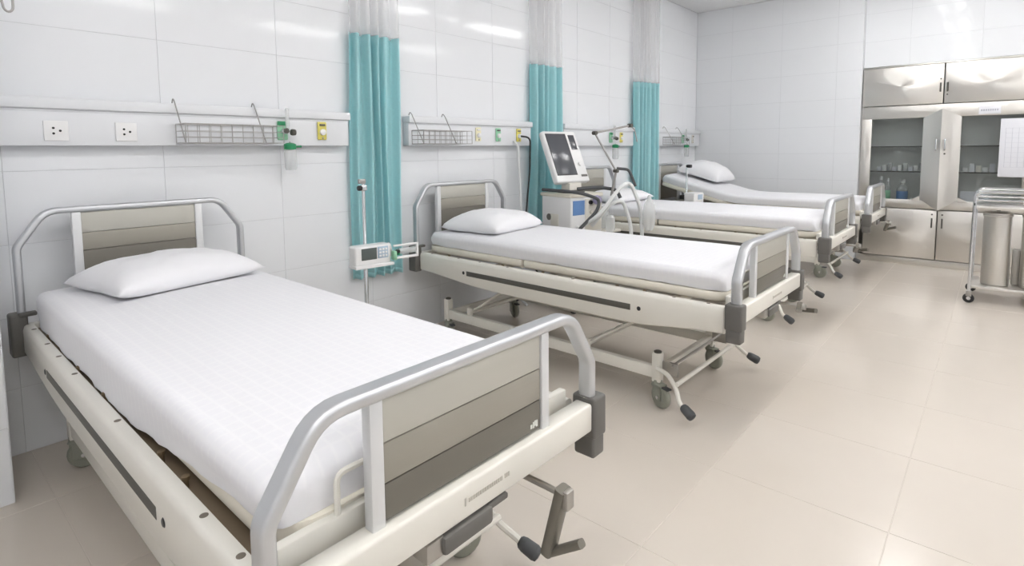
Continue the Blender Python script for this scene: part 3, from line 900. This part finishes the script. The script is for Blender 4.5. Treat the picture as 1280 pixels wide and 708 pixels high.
obj('clamp', MB().rbox(-.03,.03,-.014,.001,.03,.09,.004), DARK, t)
sy = obj('syringe_holder', MB().rbox(.13,.30,-.10,-.085,.02,.035,.004).rbox(.13,.30,-.10,-.085,.095,.108,.004).rbox(.285,.30,-.10,-.085,.02,.108,.004), WPLAST, t)
obj('syringe', MB().lathe([(.001,0),(.018,0),(.018,.11),(.005,.12),(.001,.12)], (.165,-.093,.066), axis='x'), CLEAR, sy)
obj('clip', MB().rbox(.118,.140,-.125,-.085,.02,.075,.006), GREEN_L, sy)
obj('clip_knob', MB().lathe([(.001,0),(.011,0),(.011,.022),(.001,.022)], (.150,-.10,.07), axis='y', n=12), BLACK, sy)
obj('plunger', MB().rbox(.152,.168,-.11,-.088,.045,.078,.004), GREEN, sy)

# drip stand by the farthest bed
P4 = (5.03, -.66, 0)
t = pole_stand(P4, 1.16, 'slim drip stand beside the farthest bed')
obj('clamp_knob', MB().rbox(-.01,.05,-.04,.01,1.13,1.165,.008), BLACK, t)
t = thing('infusion_pump', 'small white infusion pump on the stand beside the farthest bed', 'infusion pump', (P4[0] - .004, P4[1] - .018, .74), rz=-.2)
obj('body', MB().rbox(-.09,.09,-.14,-.012,0,.125,.012,3), WPLAST, t)
obj('screen', MB().rbox(-.02,.06,-.1425,-.138,.05,.105,.002), LBLUE, t)
obj('clamp', MB().rbox(-.025,.025,-.014,.003,.03,.09,.004), DARK, t)

# ------------------------------------------------------------------ ventilator
VX, VY = 3.10, -.50
t = thing('ventilator', 'white ventilator on a trolley with tilted grey screen between second and third beds', 'ventilator', (VX, VY, 0), rz=-.2)
obj('base', MB().rbox(-.24,.24,-.28,.24,.09,.15,.02,3), OFFW, t)
for sx in (-1, 1):
    for sy in (-1, 1):
        c = obj('caster', MB().rbox(sx*.21-.02,sx*.21+.02,sy*.22-.03,sy*.22+.02,.05,.092,.006), DARK, t)
        obj('wheel', MB().lathe([(.001,-.014),(.04,-.014),(.045,0),(.04,.014),(.001,.014)], (sx*.21, sy*.22, .045), axis='x'), RUBBER, c)
obj('column', MB().rbox(-.13,.13,-.12,.16,.15,.62,.015), OFFW, t)
bd = obj('body', MB().rbox(-.19,.17,-.17,.20,.60,.955,.016,3), WPLAST, t)
obj('top_rim', MB().rbox(-.20,.18,-.18,.21,.945,.975,.010,2), CREAM2, t)
obj('side_vent', MB().rbox(-.194,-.188,-.02,.08,.70,.80,.004), OFFW, bd)
obj('vent_port', MB().lathe([(.001,0),(.028,0),(.028,.008),(.001,.008)], (-.196,.10,.77), axis='x'), DARK, bd)
obj('blue_display', MB().rbox(-.17,-.04,-.176,-.168,.80,.92,.003), BLUE, bd)
obj('control_panel', MB().rbox(-.03,.16,-.178,-.168,.66,.93,.004), OFFW, bd)
for i, (x, z) in enumerate(((.02,.90),(.10,.90),(.03,.82),(.12,.80),(.06,.73))):
    obj('dial', MB().lathe([(.001,0),(.018,0),(.016,.018),(.001,.018)], (x,-.178,z), axis='y', n=14), (BLACK, PURPLE, OFFW, WIRE, BLACK)[i], bd)
obj('port', MB().lathe([(.001,0),(.022,0),(.022,.03),(.001,.03)], (-.12,-.172,.70), axis='y', n=14), WPLAST, bd)
# monitor head: built flat, then tilted back
mon = obj('monitor', MB().rbox(-.19,.19,-.03,.035,0,.48,.018,3), WPLAST, t, (-.03,-.02,1.055), (math.radians(-25),0,0))
obj('screen', MB().rbox(-.165,.055,-.033,-.028,.07,.445,.003), SCREEN, mon)
obj('screen_border', MB().rbox(-.172,.062,-.0315,-.026,.062,.453,.003), BLACK, mon)
obj('button_strip', MB().rbox(.085,.155,-.033,-.028,.30,.44,.003), SCREEN, mon)
obj('dial', MB().lathe([(.001,0),(.02,0),(.018,.016),(.001,.016)], (.12,-.03,.16), axis='y', n=16), WPLAST, mon)
obj('lower_badge', MB().rbox(.10,.17,-.034,-.028,.045,.065,.003), DARK, mon)
obj('neck', MB().rbox(-.10,.04,-.06,.05,.97,1.06,.012), OFFW, t)
obj('neck_ring', MB().lathe([(.001,.972),(.11,.972),(.12,.985),(.10,1.0),(.001,1.0)], (-.03,0,0)), DARK, t)
# handle rails
obj('front_handle', MB().tube(fillet([(-.21,.16,1.0),(-.21,-.12,1.0),(-.16,-.27,.99),(.02,-.29,.93),(-.02,-.30,.84),(-.18,-.26,.70)],.06,5), .014, 10), RUBBER, t)
obj('rear_handle', MB().tube(fillet([(-.05,-.10,1.01),(.14,-.17,1.02),(.23,-.28,1.0),(.245,-.31,.93)],.06,5), .015, 10), RUBBER, t)
obj('lilac_valve', MB().lathe([(.001,0),(.035,0),(.04,.02),(.03,.045),(.001,.045)], (.06,-.20,.92), axis='y', n=16), PURPLE, t)
# breathing arm
A0, A1, A2, A3 = (.20,-.30,1.16), (.05,-.20,1.475), (.30,-.36,1.535), (.32,-.42,1.40)
obj('arm', MB().tube([(.19,-.26,.95),A0], .011, 8).tube([A0, A1], .008, 8).tube([A1, A2], .008, 8).tube([A2, (.31,-.40,1.50), A3], .005, 8), WIRE, t)
for p in (A0, A1, A2):
    obj('arm_joint', MB().lathe([(.001,-.02),(.016,-.02),(.016,.02),(.001,.02)], p, axis='y', n=12), SLOT, t)
# hoses
obj('inspiratory_hose', MB().tube(fillet([(-.12,-.20,.70),(-.08,-.36,.80),(.10,-.42,1.02),(.26,-.40,1.08),(.34,-.45,.85),(.36,-.46,.45)],.09,6), .016, 8), TUBE_HOSE, t)
obj('expiratory_hose', MB().tube(fillet([(.04,-.18,.70),(.10,-.34,.90),(.22,-.36,.92),(.28,-.40,.70),(.26,-.42,.40)],.08,6), .016, 8), TUBE_HOSE, t)
obj('water_trap', MB().lathe([(.001,.66),(.03,.66),(.04,.68),(.04,.78),(.025,.80),(.001,.80)], (.10,-.33,0)), CLEAR, t)
obj('grey_grip', MB().tube(fillet([(.21,-.30,1.18),(.29,-.36,1.17),(.33,-.40,1.03)],.03,4), .012, 8), RUBBER, t)
obj('humidifier', MB().lathe([(.001,.66),(.06,.66),(.065,.70),(.065,.80),(.045,.84),(.001,.84)], (.24,-.10,0)), CLEAR, t)
obj('tray', MB().rbox(.16,.34,-.24,.10,.63,.655,.008), OFFW, t)
# storage bag hanging from the arm
o = obj('breathing_bag', MB().lathe([(.002,.66),(.03,.67),(.05,.72),(.055,.80),(.045,.88),(.02,.93),(.01,.96)], (.36,-.52,.0)), CLEAR, t)

# ------------------------------------------------------------------ stainless cabinet
CXF, CY0, CY1 = 6.845, -1.99, -3.52          # face plane, left and right ends
CM = -2.745                                   # middle joint
t = thing('steel_cabinet', 'tall built-in stainless steel cabinet with glass doors in the far wall', 'cabinet', (CXF, CM, 0))
def cb(name, x0, x1, y0, y1, z0, z1, m, par=None, r=.003):
    ya, yb = sorted((y0 - CM, y1 - CM))
    return obj(name, MB().rbox(x0, x1, ya, yb, z0, z1, r), m, par or t)
cb('side', .012, .46, CY0, CY0 - .018, .06, 2.245, STEEL)
cb('side', .012, .46, CY1, CY1 + .018, .06, 2.245, STEEL)
cb('back', .36, .372, CY0, CY1, .06, 2.245, CABIN)
cb('lining', .035, .358, CY0 - .0185, CY0 - .022, .70, 1.77, CABIN)
cb('lining', .035, .358, CY1 + .0185, CY1 + .022, .70, 1.77, CABIN)
cb('top', .0, .46, CY0, CY1, 2.235, 2.252, STEEL)
cb('plinth', .008, .44, CY0, CY1, .0, .075, STEEL)
cb('middle_shelf', .012, .36, CY0 - .018, CY1 + .018, .665, .69, CABIN)
cb('upper_shelf', .012, .36, CY0 - .018, CY1 + .018, 1.78, 1.80, CABIN)
cb('upper_rail', .002, .03, CY0, CY1, 1.66, 1.80, STEEL)
cb('counter_rail', .002, .03, CY0, CY1, .645, .745, STEEL)
cb('left_post', .002, .03, CY0, CY0 - .105, .745, 1.66, STEEL)
cb('right_post', .002, .03, CY1, CY1 + .105, .745, 1.66, STEEL)
for z in (1.06, 1.345):
    cb('glass_shelf', .06, .358, CY0 - .02, CY1 + .02, z - .008, z, CABIN if z < 1.2 else CABG)
    cb('shelf_edge', .05, .06, CY0 - .02, CY1 + .02, z - .010, z + .002, SLOT)
for s, y0, y1 in ((1, CY0, CM), (-1, CM, CY1)):
    yo = y0 if s > 0 else y1            # outer end
    # upper doors
    d = cb('upper_door', -.012, .004, y0 - .004, y1 + .004, 1.806, 2.232, STEEL, r=.005)
    hy = CM + s*.03 - CM
    h_ = obj('handle', MB().rbox(-.024,-.012,hy-.008,hy+.008,1.93,2.03,.004), SLOT, d)
    obj('lock', MB().lathe([(.001,0),(.008,0),(.008,.006),(.001,.006)], (-.018,hy,1.90 if s < 0 else 2.07), axis='x', n=12), SLOT, d)
    # lower doors
    d = cb('lower_door', -.012, .004, y0 - .004 - (.06 if s > 0 else 0), y1 + .004 + (.06 if s < 0 else 0), .085, .636, STEEL, r=.005)
    hy = s*.045
    obj('handle', MB().rbox(-.024,-.012,hy-.007,hy+.007,.44,.55,.004), SLOT, d)
    obj('lock', MB().lathe([(.001,0),(.009,0),(.009,.006),(.001,.006)], (-.018,hy - s*.0,.59), axis='x', n=12), SLOT, d)
    # glass doors: outer stile, pointed centre stile, glass pane
    yg0 = yo - s*.105 - CM               # glass outer edge, local
    yg1 = s*.165                          # glass inner edge, local
    ya, yb = sorted((yg0, yg1))
    d = thing_d = obj('glass_door', MB().add(
        [(x if y else x - k, y, z) for x, k in ((-.016, .07), (.006, 0)) for y, z in ((0, 1.745), (yg1, 1.655), (yg1, .76), (0, .64))],
        [(0,1,2,3),(7,6,5,4),(0,4,5,1),(1,5,6,2),(2,6,7,3),(3,7,4,0)]), STEEL, t, (-.002, -s*-.0, 0))
    # a little gusset gives the stile its flared foot
    obj('gusset', MB().add([(x, y, z) for x in (-.010, .004) for y, z in ((yg1, .73), (yg1 + s*.10, .735), (yg1, .79))], [(0,1,2),(5,4,3),(0,3,4,1),(1,4,5,2),(2,5,3,0)]), STEEL, d)
    obj('pane', MB().box(.006, .011, ya, yb, .74, 1.665), CABG, d)
    hy = s*.038
    obj('handle', MB().tube(fillet([(-.06,hy,1.30),(-.10,hy,1.30),(-.10,hy,1.42),(-.06,hy,1.42)],.015,3), .008, 8), CHROME, d)
    if s < 0: obj('lock', MB().lathe([(.001,0),(.009,0),(.009,.008),(.001,.008)], (-.075,hy,1.26), axis='x', n=12), SLOT, d)

# things inside and on the cabinet
for i in range(9):
    y = -2.17 - i*.05
    h = .05 + .02*((i*7) % 3)
    tag(obj('packet', MB().rbox(-.05,.05,-.021,.021,0,h,.006), (PAPER, WPLAST, CLEAR)[i % 3], None, (CXF + .16, y, 1.061)),
        ('leftmost white packet' if i == 0 else 'white packet') + ' in the row on the left cabinet shelf', 'packet', 'packets on the left cabinet shelf')
for i in range(5):
    y = -2.96 - i*.055
    tag(obj('packet', MB().rbox(-.05,.05,-.022,.022,0,.05 + .02*((i*5) % 3),.006), (WPLAST, PAPER, OFFW)[i % 3], None, (CXF + .16, y, 1.061)),
        'white packet on the right cabinet shelf', 'packet', 'packets on the right cabinet shelf')
def bottle(y, lab, m, h=.2, r=.035):
    t_ = thing('bottle', lab, 'bottle', (CXF + .15, y, .691), group='bottles in the cabinet')
    obj('bottle_body', MB().lathe([(.001,0),(r,0),(r,h*.62),(r*.4,h*.78),(r*.4,h*.88),(.001,h*.88)]), CLEAR, t_)
    obj('label_band', MB().lathe([(r+.001,h*.15),(r+.002,h*.16),(r+.002,h*.5),(r+.001,h*.51)]), m, t_)
    obj('cap', MB().lathe([(.001,h*.87),(r*.45,h*.87),(r*.45,h),(.001,h)], n=14), WPLAST, t_)
bottle(-2.19, 'clear bottle with grey band at the left of the cabinet', LBLUE, .30, .03)
bottle(-2.26, 'clear bottle with dull green band in the cabinet', GREEN_L, .28, .028)
bottle(-2.40, 'squat bottle with blue band behind the left glass door', BLUE, .27, .055)
tag(obj('paper_sheet', MB().rbox(0,.004,-.13,.13,0,.155,.001), PAPER, None, (CXF + .035, -3.06, .70)), 'white paper standing behind the lower right glass door', 'paper')
tn = thing('paper_notice', 'large white paper chart taped over the right glass door', 'notice', (CXF - .012, -3.42, 1.02))
obj('sheet', MB().rbox(-.003,0,-.085,.195,0,.60,.001), PAPER, tn)
pm_ = MB()
for k in range(5): pm_.box(-.0042,-.0028,.15 - k*.05,.152 - k*.05,.10,.50)
for k in range(9): pm_.box(-.0042,-.0028,-.05,.152,.10 + k*.05,.101 + k*.05)
obj('printed_table', pm_, PRINT, tn)
tl = thing('door_label', 'small white name label on the cabinet rail above the right glass door', 'label', (CXF - .0015, -3.13, 1.675))
obj('card', MB().rbox(-.003,0,-.09,.085,0,.08,.001), PAPER, tl)
pm_ = MB()
for k in range(8): pm_.box(-.0042,-.0028,-.07 + k*.018,-.058 + k*.018,.03,.05)
obj('printed_line', pm_, PRINT, tl)

# ------------------------------------------------------------------ steel trolley with drums
TX0, TX1, TY0, TY1 = 5.28, 5.78, -3.09, -3.88
t = thing('steel_trolley', 'stainless steel trolley with handrail at the right edge of the picture', 'trolley', ((TX0+TX1)/2, (TY0+TY1)/2, 0))
hx, hy = (TX1 - TX0)/2, (TY0 - TY1)/2
for sx in (-1, 1):
    for sy in (-1, 1):
        obj('post', MB().tube([(sx*hx, sy*hy, .10), (sx*hx, sy*hy*.985, .86)], .0125, 10), CHROME, t)
        c = obj('caster', MB().rbox(sx*hx-.016,sx*hx+.016,sy*hy-.02,sy*hy+.02,.055,.105,.005), STEEL_D, t)
        obj('wheel', MB().lathe([(.001,-.013),(.03,-.013),(.04,-.006),(.04,.006),(.03,.013),(.001,.013)], (sx*hx, sy*hy, .04), axis='x', n=18), BLACK, c)
        obj('hub', MB().lathe([(.001,-.0145),(.015,-.0145),(.015,.0145),(.001,.0145)], (sx*hx, sy*hy, .04), axis='x', n=12), CHROME, c)
for sx in (-1, 1):
    p = fillet([(sx*hx, hy*.985, .84), (sx*hx, hy*.985, .955), (sx*hx, -hy*.985, .955), (sx*hx, -hy*.985, .84)], .07, 6)
    obj('handrail', MB().tube(p, .0125, 10), CHROME, t)
    obj('mid_rail', MB().tube([(sx*hx, hy*.98, .885), (sx*hx, -hy*.98, .885)], .009, 8), CHROME, t)
for sy in (-1, 1):
    obj('end_rail', MB().tube([(-hx, sy*hy*.985, .90), (hx, sy*hy*.985, .90)], .009, 8), CHROME, t)
    obj('end_rail', MB().tube([(-hx, sy*hy*.985, .50), (hx, sy*hy*.985, .50)], .007, 8), CHROME, t)
obj('top_tray', MB().rbox(-hx+.005, hx-.005, -hy+.005, hy-.005, .808, .832, .005), STEEL, t)
obj('lower_tray', MB().rbox(-hx+.005, hx-.005, -hy+.005, hy-.005, .128, .152, .005), STEEL, t)
def drum(y, label):
    d = thing('steel_drum', label, 'drum', (TX0 + .17, y, .153), group='steel drums on the trolley')
    obj('drum_body', MB().lathe([(.001,0),(.088,0),(.094,.006),(.094,.59),(.10,.595),(.10,.605),(.088,.606)], n=32), STEEL, d)
    l = obj('lid', MB().lathe([(.088,.606),(.098,.607),(.098,.62),(.08,.628),(.001,.63)], n=32), STEEL, d)
    obj('knob', MB().lathe([(.001,.63),(.012,.63),(.016,.638),(.010,.644),(.001,.644)], n=14), CHROME, l)
drum(-3.25, 'tall stainless steel drum at the left on the trolley')
drum(-3.50, 'tall stainless steel drum at the right edge on the trolley')
o = obj('grey_box_stack', MB().rbox(-.05,.05,-.028,.028,0,.30,.004), STEEL_D, None, (TX0 + .30, -3.385, .153))
tag(o, 'grey metal canister between the two steel drums', 'canister')

# ------------------------------------------------------------------ hook hanging at the upper left
t = thing('ceiling_hook', 'steel drip hook hanging from the ceiling at the upper left', 'hook', (-.455, -.5, CEIL_Z))
obj('rod', MB().cyl((0,0,-1.29),(0,0,-.01),.0035,8), WIRE, t)
obj('flange', MB().lathe([(.001,0),(.03,0),(.03,-.008),(.001,-.012)], n=16), WPLAST, t)
hp = [(-.014 + .014*math.cos(a), 0, -1.29 - .03 + .0*a - .022*math.sin(a)) for a in [math.pi*k/10 for k in range(11)]]
obj('hook_tip', MB().tube([(0,0,-1.285),(0,0,-1.32)] + hp[1:] + [(-.032,0,-1.30)], .0042, 8), WIRE, t)
